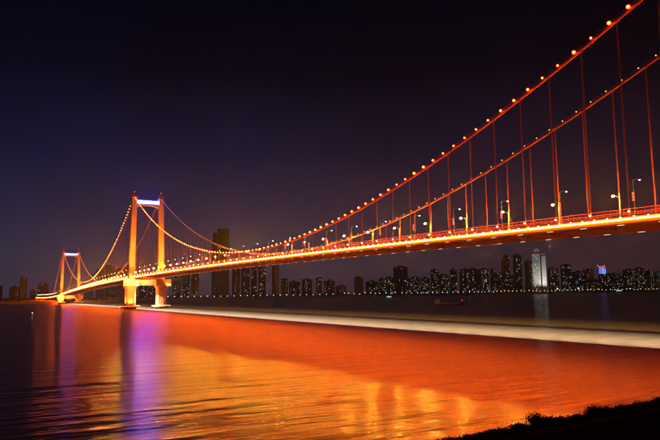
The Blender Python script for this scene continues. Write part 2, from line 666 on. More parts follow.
def rect_ring(cx, cy_, z, w, d, ch=0.0):
    x, y = w / 2, d / 2
    c = ch
    return [(cx - x + c, cy_ - y, z), (cx + x - c, cy_ - y, z), (cx + x, cy_ - y + c, z), (cx + x, cy_ + y - c, z),
            (cx + x - c, cy_ + y, z), (cx - x + c, cy_ + y, z), (cx - x, cy_ + y - c, z), (cx - x, cy_ - y + c, z)]


def tower(Y, ztop, mid):
    tw = link('tower', None, bridge, (0, Y, 0))
    tag(tw, 'taller floodlit tower with blue-white sign' if mid else 'smaller farther floodlit tower')
    zb = zdeck(Y) - 5.0          # top of the lower crossbeam
    wl_ = 7.6 if mid else 6.6
    dl = 8.5 if mid else 7.5
    xb, xt = 20.6, 18.4
    for sx in (-1, 1):
        mb = MB()
        nseg = 13
        for i in range(nseg):
            z0 = zb + (ztop - 4 - zb) * i / nseg
            z1 = zb + (ztop - 4 - zb) * (i + 1) / nseg
            f0, f1 = i / nseg, (i + 1) / nseg
            x0, x1 = xb + (xt - xb) * f0, xb + (xt - xb) * f1
            w0, w1 = wl_ * (1.08 - .16 * f0), wl_ * (1.08 - .16 * f1)
            d0, d1 = dl * (1.08 - .16 * f0), dl * (1.08 - .16 * f1)
            g = 0.5
            mb.loft([rect_ring(sx * x0, 0, z0, w0, d0, .9), rect_ring(sx * x1, 0, z1 - g, w1, d1, .9)])
            mb.loft([rect_ring(sx * x1, 0, z1 - g, w1 - 1.1, d1 - 1.1, .8), rect_ring(sx * x1, 0, z1 + .001, w1 - 1.1, d1 - 1.1, .8)], caps=False)
        mb.build('leg', 'tower', tw)
        # saddle housing on top
        mb = MB()
        w, d = wl_ * .92, dl * .92
        mb.loft([rect_ring(sx * xt, 0, ztop - 4, w + 1.0, d + 1.0, .5), rect_ring(sx * xt, 0, ztop - 3.2, w + 1.0, d + 1.0, .5)])
        mb.loft([rect_ring(sx * xt, 0, ztop - 3.2, w, d, .5), rect_ring(sx * xt, 0, ztop + .2, w * .9, d * .9, .5),
                 rect_ring(sx * xt, 0, ztop + 1.2, w * .55, d * .6, .5)])
        mb.tube([(sx * xt, 0, ztop + 1), (sx * xt, 0, ztop + 4)], .1, 6)
        sd = mb.build('saddle_housing', 'red', tw)
        MB().ball((sx * xt, 0, ztop + 4), .45, 8).build('beacon', 'beacon', tw)
        # pier below the crossbeam with flared capital
        mb = MB()
        pw, pd = (13.0, 13.0) if mid else (11, 11)
        zc = zb - 9.0
        mb.loft([rect_ring(sx * (xb + .4), 0, 4.5, pw, pd, 1.6), rect_ring(sx * (xb + .4), 0, zc - 5, pw, pd, 1.6),
                 rect_ring(sx * (xb + .4), 0, zc - 3.6, pw * 1.02, pd * 1.02, 1.6)])
        mb.loft([rect_ring(sx * (xb + .4), 0, zc - 3.6, pw * 1.10, pd * 1.08, 1.6), rect_ring(sx * (xb + .4), 0, zc - 2.4, pw * 1.14, pd * 1.1, 1.6),
                 rect_ring(sx * (xb + .4), 0, zc, pw * 1.36, pd * 1.25, 1.6)])
        # shallow vertical pilaster on each face
        mb.box((sx * (xb + .4), -pd / 2 - .2, (4.5 + zc - 5) / 2), (pw * .34, .8, zc - 9.5))
        mb.build('pier', 'pier', tw)
        mb = MB()
        mb.box((sx * (xb + 1.6), 0, zb - 4.6), (pw * 1.55, pd * 1.3, 8.8))
        mb.box((sx * (xb + 1.6), 0, zb - .5), (pw * 1.62, pd * 1.36, .9))
        mb.build('capital', 'pier', tw)
        mb = MB()
        rr = 12.6 if mid else 10.5
        mb.lathe((sx * (xb + .4), 0, 0), [(rr * .62, -3.5), (rr * .62, 1.6), (rr * .95, 1.9), (rr, 2.4), (rr, 4.2), (rr * .96, 4.6)], 28)
        mb.build('pile_cap', 'pier', tw)
        # pile-cap railing lamps: row of small yellow lamps around the rim
        mb = MB()
        for k in range(20):
            a = k * 2 * math.pi / 20
            mb.box((sx * (xb + .4) + (rr + .12) * math.cos(a), (rr + .12) * math.sin(a), 3.9), (.5, .5, .4), 0, a)
        tag(mb.build('rim_lamp', 'rim', tw), kind='stuff')
    # lower crossbeam
    mb = MB()
    mb.box((0, 0, zb - 4.4), (2 * xb - 17, dl * 1.05, 7.6))
    mb.build('lower_crossbeam', 'pier', tw)
    # upper crossbeam with an arched underside
    zc = ztop - 14.0
    half = xt - wl_ * .46
    mb = MB()
    prof = [(-half, zc - 4.2)] + [(-half + 2 * half * i / 12, zc - 3.8 + 2.8 * math.sin(math.pi * i / 12)) for i in range(1, 12)] + [(half, zc - 4.2), (half, zc + .8), (-half, zc + .8)]
    mb.loft([[(x, -2.6, z) for x, z in prof][::-1], [(x, 2.6, z) for x, z in prof][::-1]])
    mb.build('upper_crossbeam', 'tower', tw)
    # sign: characters on a light lattice frame above the beam
    mb = MB()
    for z in (zc + 1.2, zc + 7.4):
        mb.tube([(-half, -1.6, z), (half, -1.6, z)], .14, 5)
    for i in range(9):
        x = -half + 2 * half * i / 8
        mb.tube([(x, -1.6, zc + .8), (x, -1.6, zc + 7.4)], .12, 5)
        mb.tube([(x, 1.4, zc + .8), (x, -1.6, zc + 6.4)], .09, 5)
    mb.build('sign_frame', 'dark', tw)
    size = 4.9
    pitch = 2 * half / 7
    for i, me in enumerate(glyphs(size)):
        me.materials.append(MAT['sign' if mid else 'sign_far'])
        o = link('sign_character', me, tw)
        o.rotation_euler = (R(90), 0, 0)
        o.location = (-half + pitch * (i + .02), -2.1, zc + 2.0)
    # blue spill lights on the sign frame that tint the tower heads
    for sx in (-1, 1):
        p0 = Vector((sx * (half - 6), -3.4, zc + 3.5))
        lamp('sign_spill', 'SPOT', p0, (sx * 1.0, .25, .25), 5.0e3 if mid else 2.5e3, (0.22, 0.30, 1.0), tw, R(110), .7, .3)
        MB().box((p0.x, p0.y + .5, p0.z), (.6, .5, .6)).build('spill_light', 'dark', tw)
    # floodlights
    for sx in (-1, 1):
        k = 1.0 if mid else .85
        zd = zdeck(Y)
        # up the legs from the deck and from the pier cap
        for (x, y, z, aim, en, an) in (
                (sx * 23.5 - 2, -30, zd + 2, (sx * 19.5, 0, zd + 34), 4.4e5, 62),
                (sx * 22.0 - 1, -22, zd + 2, (sx * 19, 0, zd + 85), 9.0e5, 34),
                (sx * 22.0 - 11, -16, zd + 2, (sx * 19.5, 0, zd + 60), 2.6e5, 60)):
            dd = Vector(aim) - Vector((x, y, z))
            lamp('tower_flood', 'SPOT', (x, y, z), dd, en * k * .62, (1.0, 0.25, 0.045), tw, R(an), .6, .5)
            fm = MB().box((x, y - .3, z - .5), (1.0, .8, .8)).box((x, y - .1, z - 1.2), (.2, .2, 1.2))
            fm.build('flood_light', 'dark', tw)
        # on the pile cap, washing the pier and the underside of the crossbeam
        for (x, y, en) in ((sx * 21 - 2, -11.4, 1.2e5 if sx < 0 else .06e5), (sx * 21 - 11.4, -1, 1.3e5)):
            aim = Vector((sx * 21, 0, zb - 7))
            p0 = Vector((x, y, 5.4))
            lamp('pier_flood', 'SPOT', p0, aim - p0, en * k, (1.0, 0.22, 0.035), tw, R(100), .6, .4)
            MB().box((x, y, 5.0), (.9, .9, .6)).build('flood_light', 'dark', tw)
        # facing the capitals from brackets under the deck
    for (x, en) in ((-24, 1.5e5), (-2, 1.1e5)):
        p0 = Vector((x, -17.0, zdeck(Y) - 4.6))
        lamp('capital_flood', 'SPOT', p0, (-.05, 1, -.42), en * (1 if mid else .85), (1.0, 0.33, 0.09), tw, R(125), .5, .4)
        MB().box((x, -17.3, zdeck(Y) - 4.2), (.9, .6, .8)).build('flood_light', 'dark', tw)
    return tw


MAT['beacon'] = glow('beacon_glow', (1.0, 0.06, 0.02), 9, False)
MAT['rim'] = glow('rim_lamp_glow', (1.0, 0.50, 0.10), 9)
tower(0.0, 158.4, True)
tower(850.0, 135.5, False)

# approach piers beyond the far tower
for y in range(910, int(YEND), 60):
    mb = MB()
    for x in (-9, 9):
        mb.box((x, y, (zdeck(y) - 3) / 2 + 2), (3.4, 3, zdeck(y) - 3))
    mb.box((0, y, zdeck(y) - 3.9), (27, 3.4, 1.7))
    mb.build('approach_pier', 'pier', bridge)

# --- street lamps on the deck
ORD = ['first', 'second', 'third', 'fourth', 'fifth', 'sixth', 'seventh', 'eighth', 'ninth', 'tenth', 'eleventh', 'twelfth']


def lamp_post(sx):
    """pole at the deck edge, arm over the road"""
    t = thing('street_lamp', 'x', 'street lamp')
    U = 1.47
    MB().tube([(0, 0, 0), (0, 0, 10.6 + U)], .17, 8, 0, .10).box((0, 0, .35), (.5, .5, .7)).build('pole', 'steel', t)
    a = MB()
    a.tube([(0, 0, 10.3 + U), (-sx * .5, 0, 10.75 + U), (-sx * 1.6, 0, 11.0 + U), (-sx * 3.0, 0, 11.05 + U)], .075, 6)
    a.build('arm', 'steel', t)
    h = MB()
    h.loft([[(-sx * 2.7, -.15, 10.98 + U), (-sx * 2.7, .15, 10.98 + U), (-sx * 2.7, .12, 11.15 + U), (-sx * 2.7, -.12, 11.15 + U)],
            [(-sx * 3.3, -.24, 10.98 + U), (-sx * 3.3, .24, 10.98 + U), (-sx * 3.3, .2, 11.22 + U), (-sx * 3.3, -.2, 11.22 + U)],
            [(-sx * 4.1, -.18, 10.98 + U), (-sx * 4.1, .18, 10.98 + U), (-sx * 4.1, .12, 11.1 + U), (-sx * 4.1, -.12, 11.1 + U)]])
    hd = h.build('lamp_head', 'dark', t)
    g = MB()
    if sx > 0:
        g.ball((-sx * 3.5, 0, 10.86 + U), .46, 10, 0, .75)
        g.build('lens', 'street', hd)
    else:
        g.ball((-sx * 3.5, 0, 10.92 + U), .26, 10, 0, .5)
        g.build('lens', 'street_dim', hd)
        # red lantern string on the pole
        ln = MB()
        for q in range(3):
            ln.lathe((-.32, 0, 4.1 + U + q * 1.0), [(.14, -.42), (.34, -.28), (.42, 0), (.34, .28), (.14, .42)], 10)
        lt = ln.build('lantern', 'lantern', t)
        MB().box((-.16, 0, 6.75 + U), (.5, .06, .06)).build('bracket', 'steel', lt)
    return t


protos = {-1: lamp_post(-1), 1: lamp_post(1)}
used = {-1: False, 1: False}
LAMP_Y0 = -481.6 - 15 * 19 - 0.9
spots = []
for k in range(0, 60):
    y = LAMP_Y0 + 30.0 * k
    for sx in (-1, 1):
        if abs(y) < 8 or abs(y - 850) < 8: continue
        if y > 990: continue
        spots.append((y, sx))
cnt = {-1: 0, 1: 0}
for y, sx in spots:
    o = protos[sx] if not used[sx] else copy_tree(protos[sx])
    used[sx] = True
    o.location = (sx * 16.6, y, zdeck(y) - 1.42)
    k = cnt[sx]; cnt[sx] += 1
    if sx < 0:
        o['group'] = 'street lamps with red lanterns along the near edge of the bridge'
        o['label'] = ('tall street lamp with red lanterns on near deck edge, %s from the right frame edge' % ORD[k]) if k < 12 else \
            'small distant street lamp with red lanterns on the near edge of the bridge deck'
    else:
        o['group'] = 'bright street lamps along the far edge of the bridge'
        o['label'] = ('bright glaring street lamp on far deck edge, %s from the right frame edge' % ORD[k]) if k < 12 else \
            'small distant glaring street lamp on the far edge of the bridge deck'

# lamps of the approach road beyond the far tower
for i, y in enumerate(range(1030, 1690, 34)):
    t = thing('approach_lamp', 'short bright lamp on the low approach road beyond the farther tower', 'street lamp',
              (-14.5, y, zdeck(y)), 0, 'lamps along the approach road')
    MB().tube([(0, 0, 0), (0, 0, 8)], .16, 6).build('pole', 'steel', t)
    MAT.setdefault('approach', glow('approach_lamp_glow', (1.0, .62, .28), 9, False))
    MAT.setdefault('approach_cool', glow('approach_lamp_cool_glow', (.6, .75, 1.0), 9, False))
    MB().ball((0, 0, 8.3), .75, 8).build('lamp_head', 'approach_cool' if i % 5 == 4 else 'approach', t)

# ------------------------------------------------------------------ the city on the far bank
MAT['wall_a'] = paint('dark_render_wall', (0.10, 0.075, 0.07), 0.85, 0, 0.15, 0.05)
MAT['wall_b'] = paint('brown_brick_wall', (0.13, 0.06, 0.05), 0.85, 0, 0.15, 0.05)
MAT['wall_c'] = paint('grey_wall', (0.13, 0.115, 0.12), 0.8, 0, 0.15, 0.05)
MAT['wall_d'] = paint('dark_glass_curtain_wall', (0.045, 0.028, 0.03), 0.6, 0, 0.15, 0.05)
MAT['wall_w'] = paint('white_stone_cladding', (0.72, 0.72, 0.68), 0.6, 0, 0.05, 0.05)
MAT['slab'] = paint('concrete_trim', (0.14, 0.115, 0.11), 0.8)
MAT['glass'] = paint('dark_window_glass', (0.03, 0.03, 0.035), 0.15)
MAT['win_warm'] = glow('lit_window_warm', (1.0, 0.70, 0.40), .75, False)
MAT['win_cool'] = glow('lit_window_cool', (0.72, 0.92, 1.0), .65, False)
MAT['win_green'] = glow('lit_window_green', (0.62, 0.88, 0.70), .5, False)
MAT['win_dim'] = glow('lit_window_dim', (0.95, 0.66, 0.42), 0.22, False)
WIN = ['glass', 'win_warm', 'win_cool', 'win_green', 'win_dim']
GZ = 6.9


def building(u0, u1, vtop, Y, lit=0.14, style=0, wall='wall_a', depth=None, label='', group='far bank high-rise blocks', bright=1.0, crown=True):
    um = (u0 + u1) / 2
    base = at_y(um, 290, Y)
    cxw = base.x
    d = (Vector((cxw, Y, 0)) - Vector((CAM.x, CAM.y, 0)))
    dist_f = (Vector((cxw, Y, 20)) - CAM).dot(FW)
    wpx = (u1 - u0) * dist_f / FPX
    ang = math.atan2(d.x, d.y)                 # view direction from +Y
    rz = random.choice((-0.5, -.25, 0.0)) * ang + rnd.uniform(-.12, .12)
    dep = depth or min(26, max(13, wpx * rnd.uniform(.5, .8)))
    rel = abs(-rz - ang)
    w = max(8.0, (wpx - dep * abs(math.sin(rel)) * .9) / max(.45, math.cos(rel)))
    top = at_y(um, vtop, Y).z
    h = max(10, top - GZ)
    t = thing('apartment_building', label, 'building', (cxw, Y, GZ - .3), rz, group)
    mb = MB()
    # plan with recessed bays
    nb = max(1, int(round(w / 13)))
    x0, y0 = w / 2, dep / 2
    front = []
    for i in range(nb):
        a = -x0 + w * i / nb
        bw = w / nb
        front += [(a, -y0), (a + bw * .36, -y0), (a + bw * .36, -y0 + 2.2), (a + bw * .64, -y0 + 2.2), (a + bw * .64, -y0)]
    plan = front + [(x0, -y0), (x0, -1.5), (x0 - 1.8, -1.5), (x0 - 1.8, 2), (x0, 2), (x0, y0), (-x0, y0), (-x0, 2), (-x0 + 1.8, 2), (-x0 + 1.8, -1.5), (-x0, -1.5)]
    # drop duplicate points where bays meet
    pl = []
    for p in plan:
        if not pl or (abs(pl[-1][0] - p[0]) + abs(pl[-1][1] - p[1])) > 1e-4: pl.append(p)
    mb.loft([[(x, y, 0) for x, y in pl], [(x, y, h) for x, y in pl]])
    mb.build('wall', wall, t)
    # roof: parapet, lift house, tank
    rf = MB()
    rf.box((0, 0, h + .5), (w + .6, dep + .6, 1.0))
    if crown:
        ww = w * rnd.uniform(.3, .55)
        rf.box((rnd.uniform(-.15, .15) * w, 0, h + 3.0), (ww, dep * .5, 4.2))
        if style % 3 == 1:
            rf.box((0, 0, h + 6.4), (ww * .6, dep * .3, 2.6))
        if style % 3 == 2:
            rf.tube([(0, 0, h + 5), (0, 0, h + 14)], .3, 5)
            rf.box((0, 0, h + 5.8), (ww * 1.2, dep * .55, .7))
    rf.build('roof', 'slab', t)
    # floor ledges
    sl = MB()
    z = 9.0
    while z < h - 3:
        sl.box((0, 0, z), (w + .5, dep + .5, .35))
        z += 9.6
    tag(sl.build('floor_ledge', 'slab', t), kind='stuff')
    # windows on the three faces turned to the river
    wn_ = MB()
    rr = random.Random(int(u0 * 13 + vtop * 7))
    zf = 4.5
    cols = []
    for i in range(nb):
        a = -x0 + w * i / nb
        bw = w / nb
        cols += [(a + bw * .12, 0), (a + bw * .27, 0), (a + bw * .5, 1), (a + bw * .73, 0), (a + bw * .88, 0)]
    tone = rr.choice((0, 0, 1, 2))
    stair = rr.choice(cols)[0]
    while zf < h - 2.5:
        for (x, rec) in cols:
            on = rr.random() < lit * .36
            mi = 0
            if on:
                mi = (1, 2, 3, 4)[rr.choice((0, 0, 1, 1, 2, 3, 3)) if tone == 0 else rr.choice((1, 1, 2, 3)) if tone == 1 else rr.choice((0, 0, 3, 3, 1))]
            elif rr.random() < .6:
                continue
            y = -y0 + (2.2 if rec else 0) - .06
            ww = 2.0 if not on else rr.choice((2.0, 2.6, 3.4))
            hh = 1.9 if not on else 2.3
            wn_.add([(x - ww / 2, y, zf), (x + ww / 2, y, zf), (x + ww / 2, y, zf + hh), (x - ww / 2, y, zf + hh)], [(0, 1, 2, 3)], mi)
        for sx in (-1, 1):
            for yy in (-y0 * .65, y0 * .6):
                if rr.random() < lit * .36:
                    x = sx * (x0 + .06)
                    q = [(x, yy - 1, zf), (x, yy + 1, zf), (x, yy + 1, zf + 1.9), (x, yy - 1, zf + 1.9)]
                    wn_.add(q if sx > 0 else q[::-1], [(0, 1, 2, 3)], rr.choice((1, 2, 4)))
        zf += 3.2
    tag(wn_.build('window', WIN, t), kind='stuff')
    return t


def words(k): return ORD[k] if k < 12 else str(k)

CITY = [
    # u0, u1, vtop, Y, lit, wall, label
    (-6, 2, 286, 2300, .05, 'wall_c', 'dim tower block cut by the left frame edge'),
    (10, 20, 287, 2200, .04, 'wall_a', 'low wide block left of the slim tower at far left'),
    (20, 26.5, 278, 2150, .05, 'wall_a', 'slim dark tower at far left, two lit windows near its top'),
    (38, 48, 284, 2100, .04, 'wall_b', 'square dark block between the slim left tower and the farther bridge tower'),
    (30, 36, 291, 2000, .08, 'wall_a', 'low block just left of the square dark block at far left'),
    (84, 93, 281, 3950, .06, 'wall_c', 'hazy block just right of the farther bridge tower'),
    (96, 104, 270, 3050, .05, 'wall_b', 'hazy tower block between the two bridge towers, left one'),
    (105, 115, 265, 3100, .05, 'wall_c', 'hazy tower block between the two bridge towers, middle one'),
    (116, 127, 268, 3000, .05, 'wall_a', 'hazy tower block just left of the nearer bridge tower'),
    (139, 147, 279, 1800, .14, 'wall_a', 'lit block seen between the nearer tower legs, left one'),
    (148, 157, 276, 1850, .14, 'wall_c', 'lit block seen between the nearer tower legs, right one'),
    (172, 181, 276, 1700, .14, 'wall_a', 'block with pale windows just right of the nearer bridge tower'),
    (182, 190, 271, 1800, .12, 'wall_c', 'second block right of the nearer bridge tower, under the deck'),
    (191, 199, 268, 1900, .05, 'wall_a', 'third block right of the nearer bridge tower, under the deck'),
    (217, 229, 229, 1900, .012, 'wall_d', 'very tall hazy dark tower rising above the bridge cables'),
    (211.5, 217, 233.5, 1902, .01, 'wall_d', 'lower shoulder tower against the very tall hazy tower'),
    (232, 240, 265, 1600, .03, 'wall_a', 'plain dark block right of the very tall hazy tower'),
    (241, 250, 259, 1500, .10, 'wall_c', 'block under the deck with a column of bright windows'),
    (251, 257, 266, 1650, .04, 'wall_a', 'narrow dark block between two blocks with bright window columns'),
    (258, 266, 258, 1450, .12, 'wall_a', 'tower under the deck with a few bright cool windows'),
    (272, 279, 257, 1400, .05, 'wall_b', 'slim dark tower under the deck, right of the bright-windowed tower'),
    (281, 288, 279, 1500, .08, 'wall_b', 'short brown block right of the slim dark tower under the deck'),
    (289, 300, 282, 1700, .06, 'wall_a', 'low hazy block two to the right of the slim tower under the deck'),
    (302, 312, 279.5, 1700, .07, 'wall_c', 'hazy mid-rise block left of mid picture below the deck'),
    (316, 322, 278, 1650, .10, 'wall_c', 'hazy narrow block near mid picture below the deck'),
    (324, 335, 281, 1700, .08, 'wall_a', 'hazy low block near mid picture below the deck'),
    (336, 346, 286, 1500, .06, 'wall_a', 'very low dark block left of the block with two pale window columns'),
    (354.5, 363, 277.5, 1250, .05, 'wall_c', 'block standing alone with two pale vertical window columns'),
    (366, 378, 282, 1300, .16, 'wall_b', 'low block with warm windows left of the brown slab'),
    (379, 386, 279, 1400, .2, 'wall_a', 'narrow lit block just left of the brown slab'),
    (386, 394, 277.5, 1200, .22, 'wall_a', 'busy lit block touching the brown slab on its left'),
    (394, 408, 267, 1500, .015, 'wall_b', 'tall broad brown slab with almost no lit windows'),
    (402, 412, 279, 1150, .2, 'wall_a', 'low block with many lit windows in front of the brown slab'),
    (412, 420, 277, 1250, .2, 'wall_a', 'first lit block right of the brown slab'),
    (421, 430, 278.5, 1250, .2, 'wall_c', 'second lit block right of the brown slab'),
    (431, 439, 270, 1450, .12, 'wall_c', 'third block right of the brown slab, taller and hazier'),
    (439, 449, 275, 1250, .18, 'wall_a', 'fourth block right of the brown slab, mid height'),
    (450, 457.5, 270, 1200, .16, 'wall_a', 'fifth block right of the brown slab, taller with pale windows'),
    (460, 470, 269.5, 1200, .14, 'wall_a', 'flat-roofed block, fourth to the left of the twin dark towers'),
    (470, 479, 269, 1230, .2, 'wall_a', 'block with a bright vertical column, third left of the twin dark towers'),
    (479.5, 489, 269.5, 1180, .18, 'wall_a', 'broad lit block, second left of the twin dark towers'),
    (491, 497, 270, 1250, .18, 'wall_c', 'slim block with cool windows, just left of the twin dark towers'),
    (497, 502, 273, 1150, .2, 'wall_a', 'small block tucked against the left twin dark tower'),
    (502.5, 510.5, 256, 1150, .10, 'wall_b', 'left one of the twin tall dark towers'),
    (514.5, 522.5, 255, 1150, .10, 'wall_b', 'right one of the twin tall dark towers'),
    (508, 516, 276, 1250, .2, 'wall_a', 'low lit block between the twin tall dark towers'),
    (526, 533, 261.5, 1150, .10, 'wall_a', 'dark tower between the twin towers and the white floodlit tower'),
    (549, 559, 268.5, 1200, .16, 'wall_c', 'first block right of the white floodlit tower'),
    (562, 572, 265, 1230, .17, 'wall_c', 'second block right of the white floodlit tower, the tallest of its row'),
    (573, 584, 272, 1200, .18, 'wall_a', 'third block right of the white floodlit tower'),
    (584, 594, 269.5, 1350, .10, 'wall_c', 'hazy block behind the low blocks left of the blue lit crown'),
    (588, 599, 280, 1120, .18, 'wall_a', 'low broad block just left of the blue crowned building'),
    (607.5, 623, 274, 1130, .14, 'wall_a', 'broad dark block just right of the blue crowned building'),
    (624.5, 635.5, 270, 1120, .18, 'wall_a', 'second block right of the blue crowned building'),
    (636.5, 646, 268, 1300, .14, 'wall_c', 'third block right of the blue crowned building, hazier'),
    (647, 654, 271, 1150, .2, 'wall_a', 'fourth block right of the blue crowned building'),
    (654.5, 667, 272.5, 1150, .2, 'wall_a', 'block cut by the right frame edge'),
]
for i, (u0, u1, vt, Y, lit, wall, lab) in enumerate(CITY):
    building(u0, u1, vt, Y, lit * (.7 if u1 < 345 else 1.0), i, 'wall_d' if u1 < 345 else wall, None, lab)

# white floodlit tower: windowed slab, dark glass slot, plain slab, gabled crown
WY = 1150.0
wb = at_y(540.5, 290, WY)
wdist = (Vector((wb.x, WY, 20)) - CAM).dot(FW)
mpp = wdist / FPX
wang = math.atan2(wb.x - CAM.x, WY - CAM.y)
wt = thing('white_tower', 'white floodlit tower with a pointed crown, brightest on the skyline', 'building', (wb.x, WY, GZ - .3), -wang)
H = at_y(540.5, 254.5, WY).z - GZ
HA = at_y(540.5, 249, WY).z - GZ
xa, xb_, xc_, xd = -6.6 * mpp, 0.9 * mpp, 2.2 * mpp, 6.4 * mpp
mb = MB()
mb.box(((xa + xb_) / 2, 0, H / 2), (xb_ - xa, 22, H))
mb.build('windowed_slab', 'wall_w', wt)
mb = MB()
mb.box(((xc_ + xd) / 2, -1.5, (H - 8) / 2), (xd - xc_, 25, H - 8))
mb.build('plain_slab', 'wall_w', wt)
mb = MB()
mb.box(((xb_ + xc_) / 2, 3, (H - 4) / 2), (xc_ - xb_ + .4, 19, H - 4))
mb.build('glass_slot', 'glass', wt)
mb = MB()
xm = (xa + xb_) / 2 + 4
mb.box(((xa + xd) / 2, -.6, H + 1.2), (xd - xa + 1.6, 24.6, 2.4))
for (wx, wy, z0, z1) in ((17, 9, H + 2.4, H + 8), (12.5, 7.5, H + 8, HA - 5)):
    mb.box((xm, 0, (z0 + z1) / 2), (wx * 2, wy * 2, z1 - z0))
mb.loft([[(xm - 13, -8, HA - 5), (xm + 13, -8, HA - 5), (xm + 13, 8, HA - 5), (xm - 13, 8, HA - 5)],
         [(xm - .6, -8, HA + 3), (xm + .6, -8, HA + 3), (xm + .6, 8, HA + 3), (xm - .6, 8, HA + 3)]])
mb.build('crown', 'wall_w', wt)
mb = MB()
zf = 5.0
rr = random.Random(3)
while zf < H - 4:
    for k in range(5):
        x = xa + (xb_ - xa - 6) * (k + .5) / 5
        mb.add([(x - 1.7, -11.06, zf), (x + 1.7, -11.06, zf), (x + 1.7, -11.06, zf + 2.6), (x - 1.7, -11.06, zf + 2.6)], [(0, 1, 2, 3)],
               rr.choice((0, 0, 0, 0, 0, 1, 2)))
    zf += 4.6
tag(mb.build('window', ['glass', 'win_dim', 'win_cool'], wt), kind='stuff')
for x, y, en, tx in ((-10, -95, 1.8e5, -8), (18, -95, 3.0e5, 18)):
    lamp('facade_flood', 'SPOT', (x, y, 3), (tx - x, 95, H * .52), en, (1.0, .98, .88), wt, R(58), .5, 1.0)
    MB().box((x, y - .8, 1.6), (1.6, 1.2, 2.2)).build('flood_light', 'dark', wt)

# building with the blue lit crown
MAT['blue_led'] = glow('blue_led_wall', (0.10, 0.22, 1.0), 1.0, False)
MAT['pale_led'] = glow('pale_led_wall', (0.55, 0.75, 1.0), 1.1, False)
MAT['red_led'] = glow('red_led_wall', (1.0, 0.07, 0.05), .9, False)
bt = building(599.5, 607.5, 274.0, 1140, .12, 0, 'wall_a', None, 'dark block carrying a blue lit crown with a red top', crown=False)
hB = at_y(603.5, 274, 1140).z - GZ
q = (Vector((bt.location.x, 1140, 20)) - CAM).dot(FW) / FPX
cw = 6.4 * q
hc = 7.4 * q
mb = MB()
mb.lathe((0, 0, hB + 1), [(cw * .47, 0), (cw * .5, hc * .15), (cw * .5, hc * .55), (cw * .42, hc * .78)], 20)
mb.build('led_drum', 'blue_led', bt)
mb = MB()
mb.lathe((1, 0, hB + 1), [(cw * .43, hc * .79), (cw * .44, hc * .92), (cw * .25, hc * 1.05)], 20)
mb.build('led_cap', 'red_led', bt)
for x0_, dx in ((-cw * .22, .1), (cw * .1, .5)):
    mb = MB()
    mb.tube([(x0_, -cw * .5, hB + 2), (x0_ + cw * dx * .3, -cw * .52, hB + hc * .4), (x0_ + cw * dx * .2, -cw * .46, hB + hc * .72)], 1.1, 6)
    mb.build('led_stripe', 'pale_led', bt)
mb = MB()
mb.tube([(-cw * .35, 0, hB + hc * .85), (-cw * .85, 0, hB + hc * 1.22)], .9, 6)
mb.tube([(cw * .2, 0, hB + hc), (cw * .5, 0, hB + hc * 1.2)], .7, 6)
mb.build('led_wing', 'pale_led', bt)

# low lit pavilion on the promenade
MAT['pav'] = glow('pavilion_lit_glass', (0.62, 0.95, 0.80), .75, False)
pb = at_y(619, 290, FAR_BANK + 34)
pt = thing('riverside_pavilion', 'low pale green lit pavilion on the far promenade at right', 'pavilion', (pb.x, FAR_BANK + 34, GZ - .3))
MB().box((0, 0, 2.6), (26, 8, 4.6)).build('glass_wall', 'pav', pt)
mb = MB()
for k in range(8):
    mb.box((-13 + k * 26 / 7, -4.1, 2.6), (.5, .3, 4.6))
mb.build('mullion', 'slab', pt)
MB().box((0, 0, 5.3), (30, 11, .8)).build('roof', 'slab', pt)

# promenade lamps
MAT['prom_cool'] = glow('promenade_lamp_cool', (0.62, 0.85, 1.0), 3.2, False)
MAT['prom_warm'] = glow('promenade_lamp_warm', (1.0, 0.66, 0.30), 3.6, False)
MAT['mast'] = glow('high_mast_lamp', (1.0, 0.62, 0.22), 22, False)


def prom_lamp(mt, h, r):
    t = thing('promenade_lamp', 'x', 'lamp post')
    MB().tube([(0, 0, 0), (0, 0, h)], .14, 6).box((0, 0, .3), (.5, .5, .6)).build('pole', 'steel', t)
    MB().ball((0, 0, h + r * .8), r, 8).build('globe', mt, t)
    return t


pr_cool, pr_warm = prom_lamp('prom_cool', 5.5, 1.0), prom_lamp('prom_warm', 8.0, 1.15)
first = {0: True, 1: True}
rr = random.Random(5)
us = list(np.arange(168, 336, 6.6)) + list(np.arange(344, 470, 5.2)) + list(np.arange(470, 662, 3.9))
for u in us:
    warm = 0 if u < 336 else (1 if rr.random() < (.25 if u < 470 else .62) else 0)
    Y = FAR_BANK + 25 + rr.uniform(-1, 14) * (u > 336)
    P = at_y(u + rr.uniform(-.8, .8) * (u > 336), 292, Y)
    src = pr_warm if warm else pr_cool
    o = src if first[warm] else copy_tree(src)
    first[warm] = False
    o.location = (P.x, Y, GZ - .4)
    o.scale = (1, 1, rr.uniform(.9, 1.15))
    if warm:
        tag(o, 'small warm yellow lamp on the far promenade below the skyline', 'lamp post', 'warm lamps along the far promenade')
    elif u < 336:
        tag(o, 'small pale blue lamp in the even row seen under the bridge', 'lamp post', 'pale lamps along the far promenade')
    else:
        tag(o, 'small pale blue lamp on the far promenade right of mid picture', 'lamp post', 'pale lamps of the right promenade')
for u, side in ((557.5, 'left'), (578.5, 'right')):
    P = at_y(u, 290, FAR_BANK + 40)
    t = thing('high_mast_lamp', 'large glaring warm lamp on a mast right of the white tower, %s of two' % side, 'lamp post', (P.x, FAR_BANK + 40, GZ - .4))
    MB().tube([(0, 0, 0), (0, 0, 14)], .3, 6).build('mast', 'steel', t)
    MB().ball((0, 0, 15.2), 1.7, 10).build('lamp_head', 'mast', t)

